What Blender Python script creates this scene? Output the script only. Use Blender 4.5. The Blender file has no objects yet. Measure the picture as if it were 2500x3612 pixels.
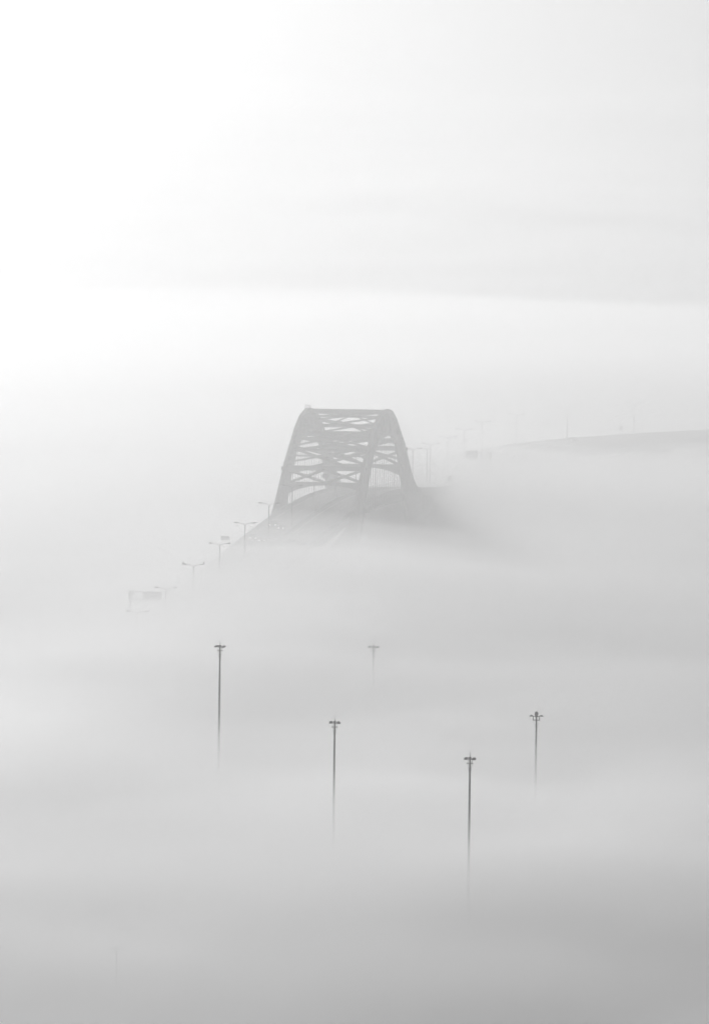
import bpy, bmesh, math, random
from mathutils import Vector, Matrix, noise

sc = bpy.context.scene
COL = sc.collection
rnd = random.Random(11)

# ------------------------------------------------------------------ materials
def new_mat(name):
    m = bpy.data.materials.new(name); m.use_nodes = True
    return m, m.node_tree, m.node_tree.nodes['Principled BSDF']

def surf(name, col, rough=.6, metal=0., var=.25, scale=1.5, bump=0.):
    """grey surface with procedural mottling"""
    m, nt, b = new_mat(name)
    tc = nt.nodes.new('ShaderNodeTexCoord')
    n = nt.nodes.new('ShaderNodeTexNoise'); n.inputs['Scale'].default_value = scale; n.inputs['Detail'].default_value = 6
    r = nt.nodes.new('ShaderNodeValToRGB')
    a, c = col * (1 - var), col * (1 + var)
    r.color_ramp.elements[0].position = .3; r.color_ramp.elements[0].color = (a, a, a, 1)
    r.color_ramp.elements[1].position = .7; r.color_ramp.elements[1].color = (c, c, c, 1)
    nt.links.new(tc.outputs['Object'], n.inputs['Vector']); nt.links.new(n.outputs['Fac'], r.inputs['Fac'])
    nt.links.new(r.outputs['Color'], b.inputs['Base Color'])
    b.inputs['Roughness'].default_value = rough; b.inputs['Metallic'].default_value = metal
    if bump:
        bp = nt.nodes.new('ShaderNodeBump'); bp.inputs['Strength'].default_value = bump
        nt.links.new(n.outputs['Fac'], bp.inputs['Height']); nt.links.new(bp.outputs[0], b.inputs['Normal'])
    return m

def emit(name, v):
    m, nt, b = new_mat(name)
    b.inputs['Base Color'].default_value = (.8, .8, .8, 1)
    b.inputs['Emission Color'].default_value = (1, 1, 1, 1); b.inputs['Emission Strength'].default_value = v
    return m

def volume(name, dens, g, al):
    m, nt, b = new_mat(name); nt.nodes.remove(b)
    p = nt.nodes.new('ShaderNodeVolumePrincipled')
    p.inputs['Color'].default_value = (al, al, al, 1)
    p.inputs['Density'].default_value = dens; p.inputs['Anisotropy'].default_value = g
    nt.links.new(p.outputs[0], nt.nodes['Material Output'].inputs['Volume'])
    return m

M = {
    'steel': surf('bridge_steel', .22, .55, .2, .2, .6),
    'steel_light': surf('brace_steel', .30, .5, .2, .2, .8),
    'cable': surf('hanger_cable', .12, .5, .5, .1, 3),
    'concrete': surf('concrete', .33, .85, 0, .2, .5, .1),
    'asphalt': surf('asphalt', .07, .8, 0, .25, .4, .1),
    'paint': surf('road_paint', .7, .6, 0, .1, 2),
    'galv': surf('galvanised_steel', .17, .5, .4, .15, 2),
    'mast': surf('weathered_mast_steel', .025, .7, .1, .2, .8),
    'lamp': surf('lamp_housing', .03, .6, .1, .15, 4),
    'glass': surf('lens_glass', .25, .15, 0, .05, 3),
    'signback': surf('sign_back_aluminium', .12, .5, .3, .1, 1.2),
    'wood': surf('weathered_wood', .10, .9, 0, .35, 3, .2),
    'ceramic': surf('insulator', .3, .3, 0, .1, 6),
    'ground': surf('grass_and_gravel', .07, .95, 0, .5, .02, .1),
    'rubber': surf('tyre_rubber', .02, .9, 0, .2, 6),
    'rim': surf('wheel_rim', .45, .35, .6, .1, 6),
    'window': surf('car_glass', .02, .08, 0, .1, 2),
    'car_dark': surf('dark_car_paint', .04, .3, .2, .08, 2),
    'car_grey': surf('grey_car_paint', .16, .3, .3, .08, 2),
    'car_pale': surf('pale_car_paint', .5, .3, .1, .06, 2),
    'feather': surf('bird_feathers', .06, .8, 0, .3, 8),
    'headlight': emit('headlight_on', 6.0),
}
mw, nt, b = new_mat('bay_water')
b.inputs['Base Color'].default_value = (.03, .03, .03, 1); b.inputs['Roughness'].default_value = .15
wn = nt.nodes.new('ShaderNodeTexNoise'); wn.inputs['Scale'].default_value = .15; wn.inputs['Detail'].default_value = 6
wb = nt.nodes.new('ShaderNodeBump'); wb.inputs['Strength'].default_value = .25
tcw = nt.nodes.new('ShaderNodeTexCoord'); nt.links.new(tcw.outputs['Object'], wn.inputs['Vector'])
nt.links.new(wn.outputs['Fac'], wb.inputs['Height']); nt.links.new(wb.outputs[0], b.inputs['Normal'])
M['water'] = mw

# ------------------------------------------------------------------ mesh helpers
class MB:
    """collects shapes in world (or local) coordinates and links them as one mesh object"""
    def __init__(s): s.v = []; s.f = []
    def add(s, vs, fs):
        k = len(s.v); s.v += [tuple(v) for v in vs]; s.f += [tuple(i + k for i in f) for f in fs]; return s
    def box(s, c, sx, sy, sz, rz=0.):
        c = Vector(c); R = Matrix.Rotation(rz, 3, 'Z')
        vs = [c + R @ Vector((x * sx / 2, y * sy / 2, z * sz / 2)) for z in (-1, 1) for y in (-1, 1) for x in (-1, 1)]
        return s.add(vs, [(0, 2, 3, 1), (4, 5, 7, 6), (0, 1, 5, 4), (2, 6, 7, 3), (0, 4, 6, 2), (1, 3, 7, 5)])
    def beam(s, p0, p1, side, w, h):
        """rectangular member from p0 to p1; w across `side`, h across the other direction"""
        p0, p1 = Vector(p0), Vector(p1); d = (p1 - p0).normalized()
        a = Vector(side); a = (a - d * a.dot(d)).normalized(); b = d.cross(a)
        vs = []
        for p in (p0, p1):
            for i, j in ((-1, -1), (1, -1), (1, 1), (-1, 1)): vs.append(p + a * (i * w / 2) + b * (j * h / 2))
        return s.add(vs, [(3, 2, 1, 0), (4, 5, 6, 7), (0, 1, 5, 4), (1, 2, 6, 5), (2, 3, 7, 6), (3, 0, 4, 7)])
    def tube(s, pts, rs, n=8, caps=True):
        pts = [Vector(p) for p in pts]
        if not isinstance(rs, (list, tuple)): rs = [rs] * len(pts)
        vs = []; fs = []; ref = None
        for i, p in enumerate(pts):
            d = (pts[min(i + 1, len(pts) - 1)] - pts[max(i - 1, 0)]).normalized()
            if ref is None: ref = Vector((1, 0, 0)) if abs(d.x) < .9 else Vector((0, 1, 0))
            a = (ref - d * ref.dot(d)).normalized(); ref = a; b = d.cross(a)
            for k in range(n):
                t = 2 * math.pi * k / n; vs.append(p + a * (rs[i] * math.cos(t)) + b * (rs[i] * math.sin(t)))
        for i in range(len(pts) - 1):
            for k in range(n):
                fs.append((i * n + k, i * n + (k + 1) % n, (i + 1) * n + (k + 1) % n, (i + 1) * n + k))
        if caps: fs.append(tuple(range(n - 1, -1, -1))); fs.append(tuple((len(pts) - 1) * n + k for k in range(n)))
        return s.add(vs, fs)
    def prism(s, poly, d):
        """extrude a planar polygon (list of points) by vector d"""
        d = Vector(d); n = len(poly); vs = [Vector(p) for p in poly] + [Vector(p) + d for p in poly]
        fs = [tuple(range(n - 1, -1, -1)), tuple(range(n, 2 * n))] + [(i, (i + 1) % n, n + (i + 1) % n, n + i) for i in range(n)]
        return s.add(vs, fs)
    def sweep(s, rings, closed=True):
        n = len(rings[0]); vs = [p for r in rings for p in r]; fs = []
        for i in range(len(rings) - 1):
            for k in range(n if closed else n - 1):
                fs.append((i * n + k, i * n + (k + 1) % n, (i + 1) * n + (k + 1) % n, (i + 1) * n + k))
        if closed: fs.append(tuple(range(n - 1, -1, -1))); fs.append(tuple((len(rings) - 1) * n + k for k in range(n)))
        return s.add(vs, fs)
    def build(s, name, mat, parent=None, smooth=False, fix=True):
        me = bpy.data.meshes.new(name)
        off = Vector(parent_world(parent)) if parent else Vector((0, 0, 0))
        me.from_pydata([tuple(Vector(v) - off) for v in s.v], [], s.f); me.update()
        if fix:
            bm = bmesh.new(); bm.from_mesh(me); bmesh.ops.recalc_face_normals(bm, faces=bm.faces); bm.to_mesh(me); bm.free()
        me.materials.append(mat)
        if smooth:
            for p in me.polygons: p.use_smooth = True
        o = bpy.data.objects.new(name, me); COL.objects.link(o)
        if parent: o.parent = parent
        return o

def parent_world(o):
    p = Vector(o.location)
    while o.parent: o = o.parent; p += Vector(o.location)
    return p

def empty(name, loc, rz=0.):
    o = bpy.data.objects.new(name, None); COL.objects.link(o); o.location = loc; o.rotation_euler = (0, 0, rz); o.empty_display_size = 1
    return o

def tag(o, label=None, cat=None, group=None, kind=None):
    for k, v in (('label', label), ('category', cat), ('group', group), ('kind', kind)):
        if v: o[k] = v
    return o

def copy_tree(o, parent=None):
    c = o.copy(); COL.objects.link(c)
    if parent: c.parent = parent
    for ch in list(o.children): copy_tree(ch, c)
    return c

# ------------------------------------------------------------------ the road line
T_CURVE, R_CURVE, PH0 = 930., 600., math.radians(5.3)
P0 = Vector((-49.6, 2600.))
DECK = [(-420, 20), (-360, 21.5), (-240, 24.2), (-120, 28), (0, 31.6), (60, 33.7), (120, 35.9), (180, 37.8), (240, 39.8), (300, 41.8), (360, 43.5),
        (420, 44.8), (480, 45.3), (540, 44.6), (600, 42.6), (660, 39.9), (720, 37.3), (780, 36.1), (840, 35.6), (900, 35.3), (960, 35.2),
        (1020, 35.1), (1080, 34.9), (1140, 34.5), (1200, 34.1), (1260, 33.8), (1320, 33.6), (1440, 33.2), (1620, 33)]
def deck_z(t):
    for i in range(len(DECK) - 1):
        if t <= DECK[i + 1][0] or i == len(DECK) - 2: break
    (a, za), (b, zb) = DECK[i], DECK[i + 1]
    (a0, z0) = DECK[max(i - 1, 0)]; (b1, z1) = DECK[min(i + 2, len(DECK) - 1)]
    ma = (zb - z0) / (b - a0); mb = (z1 - za) / (b1 - a); h = b - a; u = (t - a) / h
    return (2*u**3 - 3*u*u + 1) * za + (u**3 - 2*u*u + u) * h * ma + (-2*u**3 + 3*u*u) * zb + (u**3 - u*u) * h * mb
def heading(t): return PH0 + max(0., t - T_CURVE) / R_CURVE
def centre(t):
    if t <= T_CURVE: return P0 + Vector((math.sin(PH0), math.cos(PH0))) * t
    c = P0 + Vector((math.sin(PH0), math.cos(PH0))) * T_CURVE
    h = heading(t)
    return c + R_CURVE * Vector((math.cos(PH0) - math.cos(h), math.sin(h) - math.sin(PH0)))
def at(t, lat, z):
    """point on the road line: station t, metres to the right, absolute height"""
    c = centre(t); h = heading(t)
    return Vector((c.x + lat * math.cos(h), c.y - lat * math.sin(h), z))
def on(t, lat, dz=0.): return at(t, lat, deck_z(t) + dz)
def side(t): h = heading(t); return Vector((math.cos(h), -math.sin(h), 0))
def fwd(t): h = heading(t); return Vector((math.sin(h), math.cos(h), 0))

def road_sweep(t0, t1, prof, step=6.6):
    """sweep a (lat, dz) profile along the road"""
    n = max(1, round((t1 - t0) / step)); mb = MB()
    mb.sweep([[on(t0 + (t1 - t0) * i / n, l, z) for l, z in prof] for i in range(n + 1)])
    return mb

def deck_parts(root, t0, t1, gird, step=10.):
    road_sweep(t0, t1, [(-9.7, 0), (9.7, 0), (9.7, -.32), (-9.7, -.32)], step).build('deck', M['asphalt'], root)
    for s in (-1, 1):
        pr = [(9.25 * s, .004), (9.7 * s, .004), (9.7 * s, .95), (9.45 * s, .95)]
        road_sweep(t0, t1, pr, step).build('parapet', M['concrete'], root)
        g = [(9.72 * s, -.02), (10.12 * s, -.02), (10.12 * s, -gird), (9.72 * s, -gird)]
        road_sweep(t0, t1, g, step).build('edge_girder', M['steel'], root)
    road_sweep(t0, t1, [(-.32, .004), (.32, .004), (.12, .9), (-.12, .9)], step).build('median_barrier', M['concrete'], root)
    mk = MB()
    for lat, w in ((-8.6, .15), (8.6, .15), (-1.2, .15), (1.2, .15)):
        n = max(1, round((t1 - t0) / step))
        mk.sweep([[on(t0 + (t1 - t0) * i / n, l, .005) for l in (lat - w / 2, lat + w / 2)] for i in range(n + 1)], closed=False)
    t = t0 + 4
    while t < t1 - 4:
        for lat in (-4.9, 4.9):
            mk.sweep([[on(q, l, .005) for l in (lat - .08, lat + .08)] for q in (t, t + 3)], closed=False)
        t += 12
    mk.build('lane_marking', M['paint'], root)

# ------------------------------------------------------------------ ground and water
def ground_z(x, y):
    z = 9 + 190 * (1 - min(1, max(0, (y + 60) / 1750.))) ** 2.6
    z += 5 * noise.noise(Vector((x / 190, y / 170, 2.2))) * min(1, max(.3, 1 - (y - 1900) / 600.))
    d = min(1, max(0, (y - 2640 + 40 * math.sin(x / 90)) / 90.)) - min(1, max(0, (y - 3420) / 120.))   # the bay
    z -= 15 * max(0, d)
    d2 = min(1, max(0, (y - 4300) / 400.)); z -= 15 * d2                                                  # the lake
    return z
gm = MB()
xs = [-14000, -6000, -2500, -1200] + [-800 + 50 * i for i in range(33)] + [1200, 2500, 6000, 14000]
ys = [-2500, -1200, -600, -300] + [-150 + 50 * i for i in range(104)] + [5600, 7000, 10000, 16000, 26000, 38000]
nx = len(xs)
gm.v = [(x, y, ground_z(x, y)) for y in ys for x in xs]
gm.f = [(j*nx+i, j*nx+i+1, (j+1)*nx+i+1, (j+1)*nx+i) for j in range(len(ys)-1) for i in range(nx-1)]
tag(gm.build('ground', M['ground'], smooth=True, fix=False), kind='structure')
wm = MB(); wm.add([(-14000, 2500, 1), (14000, 2500, 1), (14000, 38000, 1), (-14000, 38000, 1)], [(0, 1, 2, 3)])
tag(wm.build('water', M['water'], fix=False), kind='structure')

# ------------------------------------------------------------------ the arch bridge
TC, PANEL, RIB = 509., 13.2, 10.6
ZT = [68.8, 67.8, 65.1, 61.1, 57.2, 51.9, 46.7, 43.3, 41.2, 40.2, 39.4, 38.9]      # chord heights at the odd half panels
ZB = [62.4, 61.9, 59.4, 53.8, 45.2, 37.0, 28.0, 20.0, 27.0, 32.0, 34.5, 35.3]
NH = 23                                  # half panels each way
def zi(tab, u):
    u = max(0., (abs(u) - 1) / 2.); i = min(int(u), len(tab) - 2); return tab[i] + (tab[i + 1] - tab[i]) * (u - i)
def node(k, lat, tab): return at(TC + k * PANEL / 2, lat, zi(tab, k))

bridge = empty('arch_bridge', at(TC, 0, 0))
tag(bridge, 'steel trussed arch bridge rising out of the fog, its roadway hung between two ribs', 'bridge')
BT0, BT1 = TC - NH * PANEL / 2, TC + NH * PANEL / 2
deck_parts(bridge, BT0, BT1, 1.7, 6.6)
SD, FD = side(TC), fwd(TC)
for lat in (-RIB, RIB):
    ch = MB()
    for k in range(-NH, NH, 2):
        for tab, w, h in ((ZT, .8, 1.0), (ZB, .8, 1.05)):
            a, b = node(k, lat, tab), node(k + 2, lat, tab)
            ex = (b - a).normalized() * .18
            ch.beam(a - ex, b + ex, SD, w, h)
    # gusset plates at the main panel points, proud of the chords
    for k in range(-NH, NH + 1, 2):
        for tab, up in ((ZT, -1), (ZB, 1)):
            p = node(k, lat, tab)
            if tab is ZB and zi(ZT, k) - zi(ZB, k) < 4.2: continue
            for s in (-1, 1):
                q = p + SD * (.415 * s)
                poly = [q + FD * dx + Vector((0, 0, dz * up)) for dx, dz in ((-1.5, -.3), (1.5, -.3), (1.5, .7), (.7, 1.7), (-.7, 1.7), (-1.5, .7))]
                ch.prism(poly, SD * (.05 * s))
    rib = ch.build('arch_rib', M['steel'], bridge)
    for k in range(-NH, NH + 1):
        a, b = node(k, lat, ZB), node(k, lat, ZT)
        w = .56 if k % 2 else .46
        MB().beam(a + Vector((0, 0, .45)), b - Vector((0, 0, .45)), SD, w, w).build('vertical', M['steel'], rib)
    for k in range(-NH, NH):
        if k % 2: a, b = node(k, lat, ZB), node(k + 1, lat, ZT)
        else: a, b = node(k, lat, ZT), node(k + 1, lat, ZB)
        d = (b - a).normalized()
        MB().beam(a + d * .5, b - d * .5, SD, .5, .5).build('diagonal', M['steel'], rib)
    # hangers: a pair of ropes at every half panel
    for k in range(-8, 9):
        zb = zi(ZB, k) - .5; dz = deck_z(TC + k * PANEL / 2)
        if zb - dz < 2.2: continue
        h = MB()
        for o in (-.3, .3):
            t = TC + k * PANEL / 2 + o
            h.tube([at(t, lat, dz - .55), at(t, lat, zb)], .055, 6)
        h.build('hanger', M['cable'], bridge)
# floor beams under the deck reaching out to the hangers
for k in range(-NH + 1, NH):
    t = TC + k * PANEL / 2; z = deck_z(t)
    poly = [at(t - .2, l, z + d) for l, d in ((-11.1, -.55), (-10.14, -.4), (10.14, -.4), (11.1, -.55), (11.1, -1.3), (8.5, -2.3), (-8.5, -2.3), (-11.1, -1.3))]
    MB().prism(poly, FD * .4).build('floor_beam', M['steel'], bridge)
# lower lateral system of the floor
lw = MB()
for k in range(-NH, NH, 2):
    ta, tb = TC + k * PANEL / 2, TC + (k + 2) * PANEL / 2
    lw.beam(on(ta, -10, -2.5), on(tb, 10, -2.5), (0, 0, 1), .3, .35); lw.beam(on(ta, 10, -2.52), on(tb, -10, -2.52), (0, 0, 1), .28, .3)
lw.build('floor_bracing', M['steel'], bridge)

# bracing between the ribs
def cross(ka, kb, tab, w, h, dz, mat):
    """an X between the ribs from half panel ka to kb, as two members"""
    up = Vector((0, 0, 1)); e = RIB - .42
    for a, b, o in ((-e, e, 0.), (e, -e, .012)):
        p, q = node(ka, a, tab), node(kb, b, tab)
        p.z += dz + o; q.z += dz + o
        MB().beam(p, q, up, h, w + o).build('cross_brace', mat, bridge)
def strut(k, tab, w, h, dz, mat):
    p, q = node(k, -RIB + .42, tab), node(k, RIB - .42, tab); p.z += dz; q.z += dz
    MB().beam(p, q, (0, 0, 1), h, w).build('cross_strut', mat, bridge)
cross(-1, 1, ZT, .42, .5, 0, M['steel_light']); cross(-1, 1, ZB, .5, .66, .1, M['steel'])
for s in (-1, 1):
    for ka, kb in ((1, 3), (3, 5), (5, 7), (7, 9)):
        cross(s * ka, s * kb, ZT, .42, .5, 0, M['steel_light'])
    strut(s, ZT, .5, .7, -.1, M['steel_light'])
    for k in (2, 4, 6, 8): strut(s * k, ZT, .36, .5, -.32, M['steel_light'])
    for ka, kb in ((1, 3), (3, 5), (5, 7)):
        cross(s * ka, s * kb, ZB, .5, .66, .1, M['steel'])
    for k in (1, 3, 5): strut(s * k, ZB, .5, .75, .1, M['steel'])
# sway frames: a deep strut with knee braces in the plane of a vertical
for k in (-3, 3):
    m = MB(); e = RIB - .3
    a, b = zi(ZB, k), zi(ZT, k); t = TC + k * PANEL / 2; mid = (a + b) / 2
    m.beam(at(t, -e, a + .8), at(t, 0, b - .9), FD, .35, .4); m.beam(at(t, e, a + .8), at(t, 0, b - .9), FD, .35, .4)
    m.build('sway_frame', M['steel'], bridge)

def gusset(m, c, ax, up, r, th, nrm):
    """rounded plate around a joint"""
    pts = [c + ax * (r[0] * math.cos(a)) + up * (r[1] * math.sin(a)) for a in [2 * math.pi * i / 12 for i in range(12)]]
    pts = [p - nrm * th / 2 for p in pts]; m.prism(pts, nrm * th)

for s in (-1, 1):
    # the portal: a deep top strut, a curved lower strut and crossed braces in the sloping plane between
    kt, kb = s * 9.4, s * 8.2
    e = RIB - .41
    tt, tb = TC + kt * PANEL / 2 , TC + kb * PANEL / 2
    zt, zb = zi(ZT, kt) - .2, zi(ZB, kb) + 2.6
    m = MB()
    m.beam(at(tt, -e, zt), at(tt, e, zt), (0, 0, 1), 1.25, .8)
    # lower strut: polygon with an arched soffit
    N = 20; top = [(-e + 2 * e * i / N) for i in range(N + 1)]
    poly = [at(tb, l, zb + .55) for l in top] + [at(tb, l, zb - .35 - 2.3 * (abs(l) / e) ** 2.6) for l in reversed(top)]
    poly = [p - FD * .35 for p in poly]; m.prism(poly, FD * .7)
    A = lambda l, u: Vector(at(tt + (tb - tt) * u, l, zt + (zb - zt) * u))
    nrm = (A(0, 1) - A(0, 0)).cross(SD).normalized(); upv = (A(0, 0) - A(0, 1)).normalized()
    for l0 in (-e, 0):
        l1 = l0 + e
        m.beam(A(l0, .1), A(l1, .92), nrm, .5, .62); m.beam(A(l1, .1), A(l0, .92), nrm, .47, .6)
        gusset(m, A((l0 + l1) / 2, .5), SD, upv, (1.3, .9), .24, nrm)
    for l, u, r in ((0, .5, (1.0, 1.1)), (-e + .7, .08, (1.6, 1.2)), (e - .7, .08, (1.6, 1.2)), (-e + .6, .95, (1.5, 1.2)), (e - .6, .95, (1.5, 1.2))):
        gusset(m, A(l, u), SD, upv, r, .3, nrm)
    m.build('portal_frame', M['steel'], bridge)
    # bracket lamps on the rib shoulders
    for lat in (-RIB - .75, RIB + .75):
        MB().tube([at(tt, lat, zt - .7), at(tt, lat, zt - .2), at(tt, lat, zt + .15), at(tt, lat, zt + .4)], [.1, .27, .27, .08], 8).build('navigation_lamp', M['lamp'], bridge)

# inspection platform with its rail and beacon on the crown of the left rib
pm = MB(); c0 = at(TC, -RIB, 69.4)
pm.box(c0, 1.4, 4.4, .1, -PH0)
plat = pm.build('inspection_platform', M['galv'], bridge)
rl = MB()
for i in range(7):
    for sx in (-.62, .62):
        hgt = .95 if i < 5 else (.75 if i == 5 else .4)
        p = at(TC - 2.1 + i * .7, -RIB + sx, 69.42); rl.tube([p, p + Vector((0, 0, hgt))], .02, 6)
for sx in (-.62, .62):
    for hz in (.48, .93):
        rl.tube([at(TC - 2.1, -RIB + sx, 69.42 + hz), at(TC + .7, -RIB + sx, 69.42 + hz)] + ([at(TC + 1.4, -RIB + sx, 70.17), at(TC + 2.1, -RIB + sx, 69.82)] if hz > .9 else []), .035, 6)
rl.build('railing', M['galv'], plat)
MB().tube([at(TC - .6, -RIB, 69.42), at(TC - .6, -RIB, 70.0), at(TC - .6, -RIB, 70.1), at(TC - .6, -RIB, 70.3), at(TC - .6, -RIB, 70.4)], [.05, .05, .12, .12, .04], 10).build('beacon', M['lamp'], bridge)
# main piers and end bents
for k in (-15, 15, -NH, NH):
    t = TC + k * PANEL / 2; top = zi(ZB, k) - .7
    m = MB()
    for lat in (-RIB, RIB):
        for (za, zb_, w, d) in ((-6, 3, 7.5, 9), (3, top, 3.4, 4.2)):
            m.prism([at(t + a * d / 2, lat + b * w / 2, za) for a, b in ((-1, -1), (1, -1), (1, 1), (-1, 1))], (0, 0, zb_ - za))
    if abs(k) == NH:
        m.prism([at(t + a * 1.5, b * (RIB - 1.75), top - 3.2) for a, b in ((-1, -1), (1, -1), (1, 1), (-1, 1))], (0, 0, 2.4))
    m.build('pier', M['concrete'], bridge)

# ------------------------------------------------------------------ the approach viaducts
def viaduct(name, t0, t1, gird, label, pier_t):
    r = empty(name, at((t0 + t1) / 2, 0, 0)); tag(r, label, 'viaduct')
    deck_parts(r, t0, t1, gird, 10.)
    for i, lat in enumerate((-6.4, -3.2, 0., 3.2, 6.4)):
        road_sweep(t0, t1, [(lat - .2, -.33), (lat + .2, -.33), (lat + .2, -gird + .1), (lat - .2, -gird + .1)], 10.).build('girder', M['steel'], r)
    for t in pier_t:
        z = deck_z(t) - gird - .05; m = MB(); F = fwd(t)
        p = [at(t, l, z + d) - F * 1. for l, d in ((-10.4, 0), (10.4, 0), (10.4, -1.3), (6, -2.6), (-6, -2.6), (-10.4, -1.3))]
        m.prism(p, F * 2.)
        for l in (-4.8, 4.8): m.tube([at(t, l, -6), at(t, l, z - 2.55)], 1.05, 14)
        m.build('pier', M['concrete'], r)
    return r
viaduct('approach_viaduct', -420, BT0 - .15, 2.6, 'straight viaduct climbing out of the fog to the near end of the arch', [-400 + 54 * i for i in range(14)])
viaduct('approach_viaduct', BT1 + .15, 1620, 3.2, 'curved viaduct sweeping away from the arch along the fog top', [700 + 56 * i for i in range(17)])

# ------------------------------------------------------------------ street lamps in the median
def make_lamp():
    r = empty('street_lamp', (0, 0, 0))
    MB().tube([(0, 0, 0), (0, 0, .35), (0, 0, .36), (0, 0, 11.1), (0, 0, 11.3)], [.24, .24, .14, .10, .08], 8).build('pole', M['galv'], r)
    for s in (-1, 1):
        pts = [(0.02 * s, 0, 11.05), (.1 * s, 0, 11.35), (.35 * s, 0, 11.6), (.85 * s, 0, 11.78), (1.5 * s, 0, 11.9), (2.1 * s, 0, 11.95)]
        MB().tube(pts, [.08, .075, .07, .065, .06, .06], 6).build('arm', M['galv'], r, True)
        h = MB().tube([(1.75 * s, 0, 11.91), (2.0 * s, 0, 11.95), (2.35 * s, 0, 11.99), (2.62 * s, 0, 12.0), (2.78 * s, 0, 12.0)], [.08, .14, .17, .13, .05], 8).build('lamp_head', M['lamp'], r, True)
        MB().tube([(2.36 * s, 0, 11.84), (2.36 * s, 0, 11.875)], [.06, .11], 8).build('lens', M['glass'], h)
    return r
LAMP_LABELS = {
    0: 'faintest double-arm street lamp, half drowned in fog under the cantilever sign with a lattice arm',
    1: 'double-arm street lamp rising just beside the wide panel of the left cantilever sign',
    2: 'double-arm street lamp with a bird perched on each arm end',
    3: 'double-arm street lamp with the small parapet sign showing just above its arms',
    4: 'double-arm street lamp standing between the parapet sign and the foot of the arch',
    5: 'double-arm street lamp whose arm crosses the foot of the left arch rib',
    6: 'street lamp pole under the portal, beside the oncoming cars, nearest of those inside the arch',
    7: 'street lamp pole in the middle of the left hanger opening of the arch',
    8: 'street lamp pole in the median at the right edge of the left hangers',
    9: 'street lamp pole just left of the near right arch leg, under the lower strut',
    10: 'street lamp pole against the left side of the opening in the right arch rib',
    11: 'street lamp pole against the right side of the opening in the right arch rib',
    12: 'double-arm street lamp touching the outer edge of the right arch rib',
    13: 'double-arm street lamp right beside the thin camera pole beyond the arch',
    14: 'double-arm street lamp beyond the camera pole, directly above the small square sign',
    15: 'double-arm street lamp just left of the panel of the right cantilever sign',
    16: 'double-arm street lamp rising behind the panel and lattice arm of the right cantilever sign',
    17: 'first double-arm street lamp standing clear beyond the right cantilever sign post',
    18: 'double-arm street lamp with a wide gap on each side along the curved viaduct',
    19: 'tallest looking double-arm street lamp, last on the curved viaduct, beside a thin signpost',
}
# ------------------------------------------------------------------ helper for fitting (kept: where a lamp stands)
proto = None
for i in range(20):
    t = 60. * i
    o = make_lamp() if proto is None else copy_tree(proto)
    if proto is None: proto = o
    o.location = on(t, 0, .905); o.location.z -= .9
    o.rotation_euler = (0, 0, -heading(t))
    tag(o, LAMP_LABELS[i], 'street lamp', 'double-arm street lamps along the median')

# birds on the arms of one lamp
def make_bird():
    b = MB()
    b.tube([(0, -.26, -.06), (0, -.12, .06), (0, 0, .2), (0, .06, .34), (0, .07, .42), (0, .11, .47), (0, .16, .47), (0, .22, .45)], [.02, .08, .12, .1, .06, .065, .045, .01], 8)
    for s in (-1, 1): b.tube([(.04 * s, .02, .12), (.04 * s, .02, -.02)], .015, 5)
    return b
lp = on(120, 0, 0)
for s, l in ((-1, 'dark bird perched on the end of the arm away from the arch'), (1, 'dark bird perched on the arm end nearer the arch')):
    o = make_bird().build('bird', M['feather'], None, True)
    o.location = lp + side(120) * (2.45 * s) + Vector((0, 0, 12.16)); o.rotation_euler = (0, 0, .8 * s)
    tag(o, l, 'bird', 'birds on a street lamp')

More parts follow.
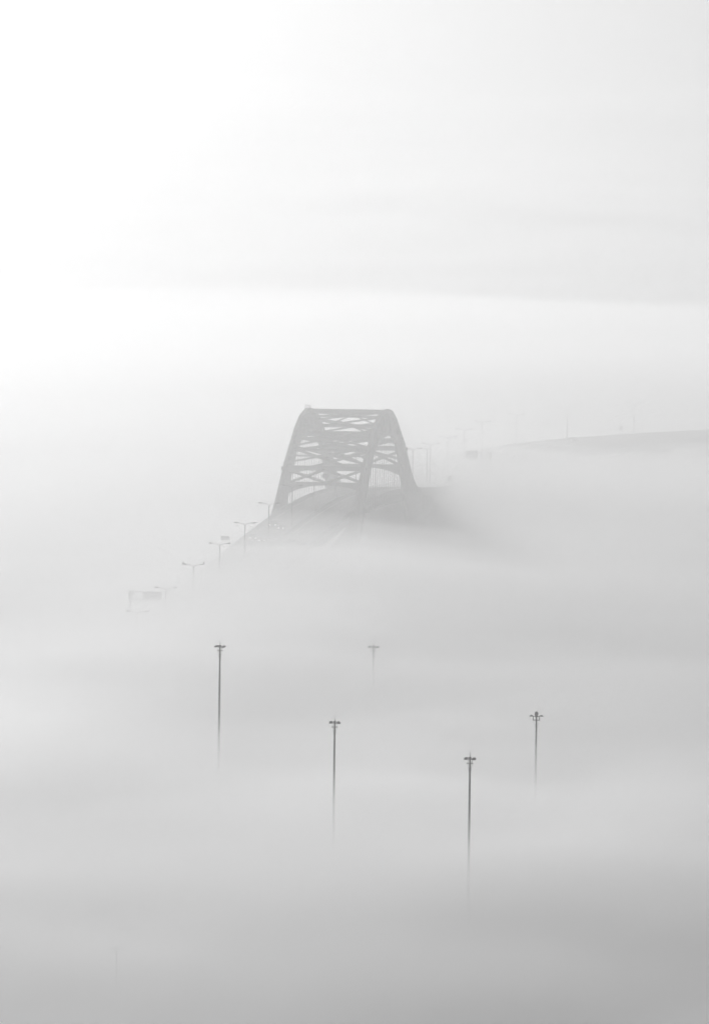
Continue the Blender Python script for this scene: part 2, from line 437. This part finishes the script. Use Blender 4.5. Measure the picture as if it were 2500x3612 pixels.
# ------------------------------------------------------------------ high mast lights
def make_mast(h, n_lum, spin, tilt, rod, whip):
    r = empty('high_mast_light', (0, 0, 0))
    MB().tube([(0, 0, -1.), (0, 0, .5)], 1.0, 16).build('footing', M['concrete'], r)
    p = MB(); z = .5; rr = .34
    cuts = [.5, h * .3, h * .3 + .02, h * .6, h * .6 + .02, h - .2]
    rad = [.36, .29, .275, .225, .21, .15]
    p.tube([(0, 0, c) for c in cuts], rad, 12); p.build('pole', M['mast'], r, True)
    R = Matrix.Rotation(spin, 3, 'Z')
    ring = MB(); V = lambda x, y, z: R @ Vector((x, y, z))
    N = 16
    for zz, rr, tr in ((h - 1.16, .55, .055), (h - .42, .42, .05)):
        for i in range(N):
            a, b = 2 * math.pi * i / N, 2 * math.pi * (i + 1) / N
            ring.tube([(rr * math.cos(a), rr * math.sin(a), zz), (rr * math.cos(b), rr * math.sin(b), zz)], tr, 6)
    for i in range(n_lum):
        a = 2 * math.pi * i / n_lum; c, s = math.cos(a), math.sin(a)
        ring.tube([V(.15 * c, .15 * s, h - .42), V(1.02 * c, 1.02 * s, h - .36)], .05, 6)
        ring.tube([V(.55 * c, .55 * s, h - 1.16), V(.55 * c, .55 * s, h - .4)], .02, 6)
        ring.tube([V(.12 * c, .12 * s, h - 1.16), V(.55 * c, .55 * s, h - 1.16)], .05, 6)
        ring.tube([V(.55 * c, .55 * s, h - 1.34), V(.36 * c, .36 * s, h - 1.95), V(.2 * c, .2 * s, h - 2.65)], .013, 6)
        ring.tube([V(.2 * c, .2 * s, h - 1.95), V(.36 * c, .36 * s, h - 1.95)], .02, 6)
    ring.build('head_ring', M['mast'], r)
    MB().tube([(0, 0, h - .45), (0, 0, h - .1), (0, 0, h + .05)], [.24, .26, .08], 10).build('cap', M['mast'], r)
    MB().tube([(.02, 0, h), (-.05, 0, h + rod)], [.05, .03], 6).build('lightning_rod', M['mast'], r)
    MB().tube([V(.36, .05, h - 1.3), V(.36, .05, h + whip)], .011, 5).build('whip_aerial', M['galv'], r)
    for i in range(n_lum):
        a = 2 * math.pi * i / n_lum; c, s = math.cos(a), math.sin(a)
        dz = tilt * s
        b = MB(); o = V(1.02 * c, 1.02 * s, h - .3 + dz); d = V(c, s, 0); sd = V(-s, c, 0)
        b.prism([o + d * x + Vector((0, 0, zz)) - sd * .22 for x, zz in ((-.3, -.05), (-.26, .13), (-.05, .17), (.16, .12), (.24, -.05))], sd * .44)
        lum = b.build('luminaire', M['lamp'], r)
        q = MB(); q.tube([o + d * .08 + Vector((0, 0, -.15)), o + d * .08 + Vector((0, 0, -.1)), o + d * .08 + Vector((0, 0, -.05))], [.32, .31, .2], 12)
        q.build('reflector', M['lamp'], lum)
    return r
def ground_at(x, y): return ground_z(x, y)
MASTS = [  # x, y, top height, luminaires, spin, tilt, rod, whip, label
    (-26.4, 2250, 58.1, 4, .62, .06, .75, 2.2, 'tall high mast light with a long dark pole, standing below the sunken cantilever sign'),
    (-3.2, 2104, 53.4, 4, .78, .05, .95, 2.4, 'high mast light in the middle of the foreground, next below the faint pale mast'),
    (21.0, 2006, 54.1, 4, .70, .04, 1.0, 2.3, 'lowest and darkest high mast light, its thick pole sinking farthest into the fog'),
    (35.9, 2204, 48.2, 4, .03, .03, .3, 3.0, 'high mast light on the right with a domed square head frame'),
    (4.45, 2440, 46.4, 6, .35, .06, .8, 1.8, 'palest high mast light, only its head and upper pole showing out of thick fog'),
]
for x, y, zt, n, sp, ti, rod, wh, lab in MASTS:
    g = ground_at(x, y)
    o = make_mast(zt - g, n, sp, ti, rod, wh); o.location = (x, y, g)
    if rod < .5:  # the dome shaped cover on one head, and its boxed side frame
        h = zt - g
        d = MB(); d.tube([(0, 0, h - .1), (0, 0, h + .1), (0, 0, h + .35), (0, 0, h + .5), (0, 0, h + .56)], [.34, .35, .3, .17, .03], 12)
        q = d.build('dome_cover', M['lamp'], None, True); q.parent = o
        f = MB()
        for s in (-1, 1): f.box((-.0 + .6 * s, 0, h - .74), .16, .24, .9)
        f.box((0, 0, h - 1.16), 1.5, .22, .1); q = f.build('box_frame', M['mast']); q.parent = o
    tag(o, lab, 'light mast', 'high mast lights standing in the fog')

# ------------------------------------------------------------------ signs
def cantilever_sign(t, lat, arm, z_top, pw, ph, p_in, label):
    """post beside the road with a lattice arm reaching over it; arm < 0 reaches to the left"""
    r = empty('cantilever_sign', on(t, lat, -3)); tag(r, label, 'road sign', 'cantilever signs over the road')
    s = 1 if arm > 0 else -1
    MB().tube([on(t, lat, -3), at(t, lat, z_top + .15)], [.34, .26], 10).build('post', M['galv'], r)
    g = MB(); S = side(t) * s; base = at(t, lat, 0); F = fwd(t)
    P = lambda u, z, d: base + S * u + F * d + Vector((0, 0, z))
    L = abs(arm); n = 5
    for d in (-.4, .4):
        for z in (z_top - 1.75, z_top): g.tube([P(-.35, z, d), P(L, z, d)], .09, 6)
        for i in range(n):
            u0, u1 = .5 + (L - .5) * i / n, .5 + (L - .5) * (i + 1) / n
            g.tube([P(u0, z_top if i % 2 == 0 else z_top - 1.75, d), P(u1, z_top - 1.75 if i % 2 == 0 else z_top, d)], .06, 6)
        for u in (-.35, .5): g.tube([P(u, z_top, d), P(u, z_top - 1.75, d)], .08, 6)
    for u in (-.35, .5, L):
        for z in (z_top - 1.75, z_top): g.tube([P(u, z, -.4), P(u, z, .4)], .06, 6)
    g.build('lattice_arm', M['galv'], r)
    a = MB(); a.beam(P(p_in, z_top - .85, -.62), P(p_in + pw, z_top - .85, -.62), (0, 0, 1), ph, .08)
    pn = a.build('sign_panel', M['signback'], r)
    ribs = MB()
    for i in range(4):
        u = p_in + pw * (i + .5) / 4; ribs.beam(P(u, z_top - .85 - ph / 2, -.53), P(u, z_top - .85 + ph / 2, -.53), S, .1, .1)
    ribs.build('stiffener', M['galv'], pn)
    w = MB(); w.tube([P(p_in - .1, z_top - 1.05 - ph / 2 , -1.0), P(p_in + pw, z_top - 1.05 - ph / 2, -1.0)], .04, 6)
    for i in range(4): u = p_in + pw * (i + .3) / 4; w.tube([P(u, z_top - 1.05 - ph / 2, -1.0), P(u, z_top - 1.0 - ph / 2, -.5)], .03, 6)
    w.build('sign_light_rail', M['galv'], r)
    return r
SIGNS = dict(left=(90., -12.), right=(862., 12.))
cantilever_sign(92, -12., 7.6, 42.6, 4.5, 2.05, 3.1, 'cantilever sign half lost in fog, wide blank panel and lattice arm left of the arch')
cantilever_sign(850, 12.2, -7.4, 42.4, 3.7, 2.7, 3.7, 'cantilever sign beyond the arch, blank panel at the tip of a lattice arm')

def small_sign(t, lat, z0, off, pw, ph, zc, posts, label, base=0.):
    r = empty('road_sign', on(t, lat, base)); tag(r, label, 'road sign')
    S = side(t); m = MB(); b = on(t, lat, base); top = z0 + ph / 2 + .05
    for u in posts: m.tube([b + S * u, b + S * u + Vector((0, 0, zc + ph / 2 + .1))], .06, 6)
    m.build('post', M['galv'], r)
    c = b + S * off + Vector((0, 0, zc)) - fwd(t) * .1
    MB().beam(c - S * (pw / 2), c + S * (pw / 2), (0, 0, 1), ph, .05).build('sign_panel', M['signback'], r)
small_sign(296, -9.55, 0, -1.25, 2.1, .95, 2.2, (-.1, -1.9), 'small rectangular sign on two posts at the parapet, above a lamp left of the arch', .95)
small_sign(741, 10.0, 0, -.95, 1.35, 1.85, 2.6, (-.0, -1.9) , 'small dark square sign on two thin posts where the road leaves the arch', -.03)
small_sign(1152, -9.55, 0, -.6, 1.0, 1.3, 2.2, (0., -1.2), 'thin signpost with a small outlined plate beside the last lamp on the curved viaduct', .95)
small_sign(8, -9.55, 0, -.5, 2.4, 1.1, 2.9, (-1.2, .3), 'ghostly faint rectangular sign just above the lamp beside the wide panel', .95)

# ------------------------------------------------------------------ camera poles
def camera_pole(x, y, z0, h, label, r0=.16):
    r = empty('camera_pole', (x, y, z0)); tag(r, label, 'camera pole', 'traffic camera poles')
    MB().tube([(x, y, z0), (x, y, z0 + h)], [r0, r0 * .55], 8).build('pole', M['galv'], r)
    a = MB(); a.tube([(x - .5, y, z0 + h - .12), (x + .5, y, z0 + h - .12)], .05, 6)
    ar = a.build('cross_bar', M['galv'], r)
    for s in (-1, 1):
        c = MB(); c.box((x + .48 * s, y - .1, z0 + h + .12), .22, .5, .24); c.box((x + .48 * s, y - .12, z0 + h + .26), .3, .6, .04)
        c.build('camera', M['lamp'], ar)
p = on(768, 0, 0)
camera_pole(p.x, p.y, p.z, 10.6, 'thin camera pole without lamp arms between two street lamps beyond the arch')
camera_pole(-9.5, 2502, ground_at(-9.5, 2502), 33.0 - ground_at(-9.5, 2502), 'barely visible ghost of a camera pole in thick fog between two high mast lights', .22)

# ------------------------------------------------------------------ utility poles
def utility_pole(x, y, ztop, rz, label):
    g = ground_at(x, y); r = empty('utility_pole', (x, y, g)); tag(r, label, 'utility pole', 'wooden utility poles in the fog')
    MB().tube([(x, y, g - .5), (x, y, ztop + .35)], [.19, .13], 10).build('pole', M['wood'], r)
    d = Vector((math.cos(rz), math.sin(rz), 0)); c = Vector((x, y, ztop - .25)); n = Vector((-d.y, d.x, 0))
    arm = MB(); arm.beam(c - d * 1.4 - n * .2, c + d * 1.4 - n * .2, (0, 0, 1), .18, .12)
    for s in (-1, 1): arm.tube([c + d * (.75 * s) - n * .2 + Vector((0, 0, -.08)), c + Vector((0, 0, -.95)) - n * .14], .035, 6)
    a = arm.build('crossarm', M['wood'], r)
    for u in (-1.3, -.5, .5, 1.3):
        q = c + d * u - n * .2 + Vector((0, 0, .09)); MB().tube([q, q + Vector((0, 0, .1)), q + Vector((0, 0, .12)), q + Vector((0, 0, .3))], [.03, .03, .09, .06], 8).build('insulator', M['ceramic'], a)
    return r
utility_pole(-39.2, 1905, 28.5, 0, 'faint wooden utility pole with the clearest crossarm, low in the foreground fog')
utility_pole(-38.4, 1950, 27.9, .1, 'fainter wooden utility pole showing above the crossarm of the clearer pole')

# ------------------------------------------------------------------ traffic
def make_car(kind, paint):
    """front faces -y; length about 4.6 m"""
    r = empty({'sedan': 'sedan', 'suv': 'sport_utility_vehicle', 'van': 'van'}[kind], (0, 0, 0))
    H = {'sedan': 1.45, 'suv': 1.8, 'van': 2.3}[kind]; W = {'sedan': .9, 'suv': .97, 'van': 1.0}[kind]; L = {'sedan': 2.3, 'suv': 2.4, 'van': 2.8}[kind]
    if kind == 'sedan': prof = [(-L, .45, W), (-L, .72, W), (-1.15, .95, W), (-.45, H, W - .22), (.95, H, W - .22), (1.65, 1.0, W), (L, .95, W), (L, .45, W)]
    elif kind == 'suv': prof = [(-L, .5, W), (-L, .95, W), (-1.2, 1.12, W), (-.65, H, W - .16), (1.9, H, W - .16), (2.3, 1.1, W), (L, 1.0, W), (L, .5, W)]
    else: prof = [(-L, .5, W), (-L, .95, W), (-2.2, 1.2, W), (-1.5, H, W - .12), (2.6, H, W - .12), (L, 1.2, W), (L, .9, W), (L, .5, W)]
    b = MB(); n = len(prof)
    vs = [(-w, y, z) for y, z, w in prof] + [(w, y, z) for y, z, w in prof]
    fs = [tuple(range(n)), tuple(range(2 * n - 1, n - 1, -1))] + [(i, n + i, n + (i + 1) % n, (i + 1) % n) for i in range(n)]
    b.add(vs, fs); body = b.build('body', paint, r)
    bv = body.modifiers.new('edge', 'BEVEL'); bv.width = .06; bv.segments = 2
    (ya, za, wa), (yb, zb, wb) = prof[2], prof[3]
    def quad(name, pts, off, par):
        pts = [Vector(p) for p in pts]; nn = (pts[1] - pts[0]).cross(pts[2] - pts[0]).normalized()
        if nn.dot(Vector(off)) < 0: nn = -nn
        MB().prism([p - nn * .01 for p in pts], nn * .03).build(name, M['window'], par)
    lerp = lambda a, b, t: a + (b - a) * t
    quad('windscreen', [(-lerp(wa, wb, .12) + .12, lerp(ya, yb, .1), lerp(za, zb, .1)), (lerp(wa, wb, .12) - .12, lerp(ya, yb, .1), lerp(za, zb, .1)), (wb - .08, lerp(ya, yb, .9), lerp(za, zb, .9)), (-wb + .08, lerp(ya, yb, .9), lerp(za, zb, .9))], (0, -1, .5), r)
    (yc, zc, wc), (yd, zd, wd) = prof[4], prof[5]
    for s in (-1, 1):
        quad('side_window', [(s * lerp(wa, wb, .2), lerp(ya, yb, .35), lerp(za, zb, .2)), (s * lerp(wd, wc, .2), lerp(yd, yc, .35), lerp(za, zb, .2)), (s * lerp(wd, wc, .88), lerp(yd, yc, .95) - .1, lerp(za, zb, .88)), (s * lerp(wa, wb, .88), lerp(ya, yb, .95) + .05, lerp(za, zb, .88))], (s, 0, .1), r)
        for y in (-L * .62, L * .6):
            w = MB(); w.tube([(s * (W - .2), y, .34), (s * (W + .01), y, .34)], .34, 14); wh = w.build('wheel', M['rubber'], r)
            MB().tube([(s * (W + .01), y, .34), (s * (W + .03), y, .34)], .2, 10).build('rim', M['rim'], wh)
        MB().box((s * (W - .26), -L - .02, prof[1][1] - .1), .34, .08, .17).build('headlight', M['headlight'], r)
    MB().box((0, -L - .03, .5), 1.5, .06, .14).build('bumper', M['lamp'], r)
    return r
CARS = [  # kind, paint, station, lateral, toward camera, label
    ('suv', 'car_dark', 371, -5.9, 1, 'dark sport utility with both headlights lit, first through the portal in the outer lane'),
    ('sedan', 'car_dark', 363, -2.9, 1, 'dark low sedan beside the sport utility, in the lane by the median'),
    ('suv', 'car_grey', 327, -6.6, 1, 'greyer sport utility fading into fog behind the lamp at the arch foot'),
    ('sedan', 'car_grey', 323, -4.0, 1, 'grey sedan half hidden in fog beside the fading sport utility'),
    ('sedan', 'car_pale', 300, 3.4, 1, 'nearly invisible pale car showing one headlight in the fog before the portal'),
    ('suv', 'car_dark', 245, -5.6, 1, 'dim car lower on the approach, one headlight glowing through the fog'),
    ('van', 'car_grey', 190, -3.6, 1, 'pale van, just a faint block in the fog on the lower approach'),
    ('sedan', 'car_dark', 1050, -4, 1, 'dark car on the curved viaduct beneath a lamp'),
    ('suv', 'car_grey', 1095, -3.5, 1, 'grey car on the curved viaduct, between two widely spaced lamps'),
    ('sedan', 'car_grey', 1010, -3.2, 1, 'car with tiny lit headlights at the foot of the first clear lamp'),
    ('sedan', 'car_pale', 590, -4.5, 1, 'pale car far across the deck, seen through the right rib opening'),
]
protos = {}
for kind, paint, t, lat, toward, lab in CARS:
    o = copy_tree(protos[(kind, paint)]) if (kind, paint) in protos else make_car(kind, M[paint])
    protos.setdefault((kind, paint), o)
    o.location = on(t, lat, .008); g = (deck_z(t + 3) - deck_z(t - 3)) / 6
    o.rotation_euler = (math.atan(g), 0, -heading(t))
    tag(o, lab, 'car' if kind != 'van' else 'van', 'vehicles crossing the bridge')

# ------------------------------------------------------------------ fog
def smooth(a, b, x):
    u = min(1., max(0., (x - a) / (b - a))); return u * u * (3 - 2 * u)
#FOGSWELL
SWELLS = [(x, y, 20., 70., a) for x, y, a in (
    (-58, 1500, 0.6), (-36, 1500, 0.6), (-14, 1500, 0.6), (8, 1500, 0.6), (30, 1500, 0.7), (52, 1500, 0.7), (-58, 1580, 0.6), (-36, 1580, 0.6), (-14, 1580, 0.6),
    (8, 1580, 0.7), (30, 1580, 0.7), (52, 1580, 0.7), (-58, 1660, 0.6), (-36, 1660, 0.6), (-14, 1660, 0.7), (8, 1660, 0.7), (30, 1660, 0.7), (52, 1660, 0.7),
    (-58, 1740, 0.6), (-36, 1740, 0.7), (-14, 1740, 0.7), (8, 1740, 0.8), (30, 1740, 0.8), (52, 1740, 0.8), (74, 1740, 0.9), (-58, 1820, 0.7), (-36, 1820, 0.7),
    (-14, 1820, 0.8), (8, 1820, 0.9), (30, 1820, 1), (52, 1820, 0.9), (74, 1820, 0.9), (-58, 1900, 0.6), (-36, 1900, 0.7), (-14, 1900, 0.8), (8, 1900, 1.1),
    (30, 1900, 1.2), (52, 1900, 1), (74, 1900, 0.9), (-80, 1980, 0.6), (-58, 1980, 0.6), (-36, 1980, 0.6), (-14, 1980, 0.8), (8, 1980, 1.1), (30, 1980, 1.2),
    (52, 1980, 1), (74, 1980, 0.9), (-80, 2060, 0.6), (-58, 2060, 0.5), (-36, 2060, 0.4), (-14, 2060, 0.5), (8, 2060, 0.7), (30, 2060, 0.8), (52, 2060, 0.8),
    (74, 2060, 0.7), (-80, 2140, 0.7), (-58, 2140, 0.5), (-36, 2140, 0.2), (-14, 2140, 0.2), (8, 2140, 0.4), (30, 2140, 0.5), (52, 2140, 0.5), (74, 2140, 0.6),
    (-80, 2220, 0.9), (-58, 2220, 0.7), (-36, 2220, 0.3), (8, 2220, 0.3), (30, 2220, 0.5), (52, 2220, 0.5), (74, 2220, 0.6), (-80, 2300, 1.2), (-58, 2300, 1.1),
    (-36, 2300, 0.8), (-14, 2300, 0.6), (8, 2300, 0.7), (30, 2300, 0.7), (52, 2300, 0.7), (74, 2300, 0.7), (-80, 2380, 1.5), (-58, 2380, 1.5), (-36, 2380, 1.4),
    (-14, 2380, 1.3), (8, 2380, 1.2), (30, 2380, 1.1), (52, 2380, 0.9), (74, 2380, 0.9), (-80, 2460, 1.5), (-58, 2460, 1.7), (-36, 2460, 1.8), (-14, 2460, 1.7),
    (8, 2460, 1.5), (30, 2460, 1.3), (52, 2460, 1.1), (74, 2460, 1), (96, 2460, 1), (-80, 2540, 1.2), (-58, 2540, 1.5), (-36, 2540, 2), (-14, 2540, 2.1),
    (8, 2540, 1.8), (30, 2540, 1.5), (52, 2540, 1.3), (74, 2540, 1.1), (96, 2540, 1.1), (-102, 2620, 0.5), (-80, 2620, 0.6), (-58, 2620, 1), (-36, 2620, 1.8),
    (-14, 2620, 2.3), (8, 2620, 2.1), (30, 2620, 1.7), (52, 2620, 1.3), (74, 2620, 1.1), (96, 2620, 1.1), (-102, 2700, 0.4), (-80, 2700, 0.4), (-58, 2700, 0.6),
    (-36, 2700, 1.6), (-14, 2700, 2.6), (8, 2700, 2.4), (30, 2700, 1.7), (52, 2700, 1.3), (74, 2700, 1.1), (96, 2700, 1), (-102, 2780, 0.3), (-80, 2780, 0.4),
    (-58, 2780, 0.6), (-36, 2780, 1.7), (-14, 2780, 3), (8, 2780, 2.6), (30, 2780, 1.7), (52, 2780, 1.2), (74, 2780, 1), (96, 2780, 0.9), (-102, 2860, 0.3),
    (-80, 2860, 0.4), (-58, 2860, 0.6), (-36, 2860, 1.6), (-14, 2860, 2.8), (8, 2860, 2.3), (30, 2860, 1.2), (52, 2860, 0.9), (74, 2860, 0.7), (96, 2860, 0.7),
    (-102, 2940, 0.3), (-80, 2940, 0.4), (-58, 2940, 0.5), (-36, 2940, 1.2), (-14, 2940, 1.8), (8, 2940, 1.1), (30, 2940, 0.4), (52, 2940, 0.4), (74, 2940, 0.4),
    (96, 2940, 0.5), (-102, 3020, 0.3), (-80, 3020, 0.3), (-58, 3020, 0.4), (-36, 3020, 0.6), (-14, 3020, 0.5), (8, 3020, -0.2), (30, 3020, -0.3), (74, 3020, 0.2),
    (96, 3020, 0.3), (-102, 3100, 0.3), (-80, 3100, 0.3), (-58, 3100, 0.3), (-36, 3100, 0.2), (-14, 3100, -0.2), (8, 3100, -0.7), (30, 3100, -0.6), (52, 3100, -0.2),
    (96, 3100, 0.2), (118, 3100, 0.2), (-102, 3180, 0.3), (-80, 3180, 0.3), (-58, 3180, 0.3), (-14, 3180, -0.2), (8, 3180, -0.4), (30, 3180, -0.3), (74, 3180, 0.2),
    (96, 3180, 0.3), (118, 3180, 0.3), (-102, 3260, 0.3), (-80, 3260, 0.3), (-58, 3260, 0.3), (-36, 3260, 0.3), (-14, 3260, 0.2), (8, 3260, 0.3), (30, 3260, 0.5),
    (52, 3260, 0.6), (74, 3260, 0.4), (96, 3260, 0.3), (118, 3260, 0.3), (-102, 3340, 0.4), (-80, 3340, 0.4), (-58, 3340, 0.4), (-36, 3340, 0.5), (-14, 3340, 0.7),
    (8, 3340, 1.1), (30, 3340, 1.5), (52, 3340, 1.2), (74, 3340, 0.6), (96, 3340, 0.4), (118, 3340, 0.2), (-102, 3420, 0.4), (-80, 3420, 0.4), (-58, 3420, 0.5),
    (-36, 3420, 0.6), (-14, 3420, 0.9), (8, 3420, 1.5), (30, 3420, 1.9), (52, 3420, 1.3), (74, 3420, 0.5), (96, 3420, 0.2), (-102, 3500, 0.4), (-80, 3500, 0.4),
    (-58, 3500, 0.5), (-36, 3500, 0.6), (-14, 3500, 0.9), (8, 3500, 1.2), (30, 3500, 1.4), (52, 3500, 0.7), (118, 3500, -0.2), (-102, 3580, 0.4), (-80, 3580, 0.4),
    (-58, 3580, 0.4), (-36, 3580, 0.5), (-14, 3580, 0.6), (8, 3580, 0.7), (30, 3580, 0.5), (74, 3580, -0.5), (96, 3580, -0.5), (118, 3580, -0.5), (-102, 3660, 0.3),
    (-80, 3660, 0.3), (-58, 3660, 0.4), (-36, 3660, 0.4), (-14, 3660, 0.4), (8, 3660, 0.3), (52, 3660, -0.5), (74, 3660, -0.7), (96, 3660, -0.7), (118, 3660, -0.9),
    (-102, 3740, 0.3), (-80, 3740, 0.3), (-58, 3740, 0.3), (-36, 3740, 0.3), (-14, 3740, 0.2), (30, 3740, -0.2), (52, 3740, -0.5), (74, 3740, -0.7), (96, 3740, -0.9),
    (118, 3740, -1.1), (-102, 3820, 0.3), (-80, 3820, 0.3), (-58, 3820, 0.3), (-36, 3820, 0.2), (30, 3820, -0.2), (52, 3820, -0.5), (74, 3820, -0.7), (96, 3820, -0.9),
    (118, 3820, -1.1),)]
#ENDSWELL
SWELLS += [(0, 2920, 30., 130., -1.8), (35.9, 2140, 12., 70., -2.2)]
FOG_K = dict(gh=.95, gf=.78, al=.995)
def fog_base(x, y):
    h = 41 - 19 * (1 - smooth(1480, 2130, y)) - 4 * smooth(3150, 3500, y)
    h += 2.0 * noise.noise(Vector((x / 230, y / 330, .3))) + 2.4 * noise.noise(Vector((x / 85, y / 190, 2.6)))
    far = smooth(4000, 8000, y)
    if far > 0: h += far * (10 * noise.noise(Vector((x / 260, y / 2300, 9.1))) + 8 * noise.noise(Vector((x / 800, y / 3100, 3.7))))
    # a low ridge of fog beyond the arch, its near face in shade, and the dip in front of it
    h += 8 * math.exp(-.5 * (((x - 60) / 100) ** 2 + ((y - 4220) / 120) ** 2)) - 2 * math.exp(-.5 * (((x - 20) / 150) ** 2 + ((y - 3960) / 90) ** 2))
    return h
def ripple(x, y, k):
    """small billows, different on each layer"""
    n = noise.noise; q = 7.3 * k
    near = 1 - smooth(1750, 2150, y)
    r = (2.3 + 2.2 * near) * n(Vector((x / 62, y / 120, 4.3 + q))) + (1.2 + .5 * near) * n(Vector((x / 27 + .3 * q, y / 58, 1.9 + q))) + .5 * n(Vector((x / 13, y / 30, 8.8 + q)))
    return r * (1 - .6 * smooth(4200, 6000, y)) * (1 - .7 * math.exp(-((x - 2) / 45.) ** 2 - ((y - 2900) / 220.) ** 2))
def fog_top(x, y):
    h = fog_base(x, y)
    for sx, sy, rx, ry, a in SWELLS:
        if abs(x - sx) < 3.2 * rx and abs(y - sy) < 3.2 * ry:
            h += a * math.exp(-.5 * (((x - sx) / rx) ** 2 + ((y - sy) / ry) ** 2))
    return h
LAYERS = [  # drop of the top below the fog top, extinction per metre
    (-4., .0022), (-.5, .0045), (3.5, .010), (8., .016)]
FLOOR = (15., .03)
VEIL = (.00128, 55.)                      # thin high veil round the bridge
def veil_top(x, y):
    return 36 + VEIL[1] * smooth(2150, 2950, y) * (1 - .8 * smooth(3250, 4800, y)) + 5 * noise.noise(Vector((x / 160, y / 300, 7.7)))
HAZE = .00016
#ENDFOGDEF
def blanket(name, fn, dens, label, bottom=-14., al=FOG_K['al']):
    xs = [-9000, -5000, -2500, -1400] + [-900 + 100 * i for i in range(6)] + [-320 + 20 * i for i in range(11)] + [-110 + 10 * i for i in range(24)] + [140 + 20 * i for i in range(10)] + [400 + 100 * i for i in range(6)] + [1400, 2500, 5000, 9000]
    ys = [1150 + 50 * i for i in range(8)] + [1550 + 12.5 * i for i in range(208)] + [4150 + 60 * i for i in range(80)] + [9050 + 200 * i for i in range(12)] + [11500, 12500, 14000, 16000, 19000, 23000, 28000, 34000]
    nx, ny = len(xs), len(ys); m = MB()
    for y in ys:
        for x in xs: m.v.append((x, y, fn(x, y)))
    for y in ys:
        for x in xs: m.v.append((x, y, bottom))
    n = nx * ny
    for j in range(ny - 1):
        for i in range(nx - 1):
            a = j * nx + i; m.f.append((a, a + 1, a + 1 + nx, a + nx)); m.f.append((n + a, n + a + nx, n + a + 1 + nx, n + a + 1))
    for i in range(nx - 1):
        b = (ny - 1) * nx + i; m.f.append((i, n + i, n + i + 1, i + 1)); m.f.append((b, b + 1, n + b + 1, n + b))
    for j in range(ny - 1):
        a = j * nx; b = a + nx - 1; m.f.append((a, a + nx, n + a + nx, n + a)); m.f.append((b, n + b, n + b + nx, b + nx))
    o = m.build(name, volume(name, dens, FOG_K['gf'], al), None, True, fix=False)
    tag(o, label, 'fog', None, 'stuff')
    return o
hz = MB().box((0, 18000, 147), 26000, 44000, 326).build('haze', volume('haze', HAZE, FOG_K["gh"], .8))
tag(hz, 'thin pale haze filling the whole air over the bay', 'haze', None, 'stuff')
FL = ['loose wisps skimming the top of the low fog bank', 'soft upper skin of the low fog bank rolling under the bridge', 'body of the low fog bank drowning the lamp masts',
      'thick lower body of the fog bank around the bridge piers', 'dense lowest part of the fog bank hiding ground and water']
for i, (drop, dens) in enumerate(LAYERS):
    blanket('haze', lambda x, y, d=drop, k=i: fog_top(x, y) + ripple(x, y, k) - d, dens, FL[i], -14. + i * .06)
blanket('haze', lambda x, y: FLOOR[0] + 8 * smooth(1900, 2500, y) + 2 * noise.noise(Vector((x / 140, y / 210, 5.5))), FLOOR[1], FL[4], -14.3)
blanket('haze', veil_top, VEIL[0], 'thin high veil of mist around the arch', -14.6, .92)

# ------------------------------------------------------------------ light
EL, AZ = math.radians(8.3), math.radians(-10.5)
w = bpy.data.worlds.new('World'); sc.world = w; w.use_nodes = True; nt = w.node_tree
bg = nt.nodes['Background']; sky = nt.nodes.new('ShaderNodeTexSky'); sky.sky_type = 'NISHITA'; sky.sun_disc = False
sky.sun_elevation = EL; sky.sun_rotation = AZ; sky.dust_density = 3
bw = nt.nodes.new('ShaderNodeRGBToBW'); nt.links.new(sky.outputs[0], bw.inputs[0]); nt.links.new(bw.outputs[0], bg.inputs[0])
bg.inputs[1].default_value = .05
ld = bpy.data.lights.new('sun', 'SUN'); lo = bpy.data.objects.new('sun', ld); COL.objects.link(lo)
ld.energy = 5.0; ld.angle = math.radians(6)
lo.rotation_euler = Vector((math.sin(AZ) * math.cos(EL), math.cos(AZ) * math.cos(EL), math.sin(EL))).to_track_quat('Z', 'Y').to_euler()

# ------------------------------------------------------------------ camera
cd = bpy.data.cameras.new('camera'); cam = bpy.data.objects.new('camera', cd); COL.objects.link(cam)
cd.sensor_fit = 'HORIZONTAL'; cd.sensor_width = 36; cd.lens = 576; cd.clip_start = 1; cd.clip_end = 90000
cam.matrix_world = Matrix.Translation((0, 0, 200)) @ Matrix.Rotation(math.radians(90) - math.atan(2046 / 40000), 4, 'X') @ Matrix.Rotation(.012, 4, 'Z')
sc.camera = cam
w.cycles.sampling_method = 'NONE'
M['headlight'].cycles.emission_sampling = 'NONE'

cy = sc.cycles
cy.volume_bounces = 4; cy.max_bounces = 6; cy.adaptive_threshold = .02; cy.adaptive_min_samples = 32; cy.sample_clamp_indirect = 1.8; cy.transparent_max_bounces = 64
cy.use_denoising = True; cy.denoiser = 'OPENIMAGEDENOISE'
vs = sc.view_settings; vs.view_transform = 'Standard'; vs.look = 'None'; vs.gamma = 1; vs.use_curve_mapping = False
vs.exposure = -2.08
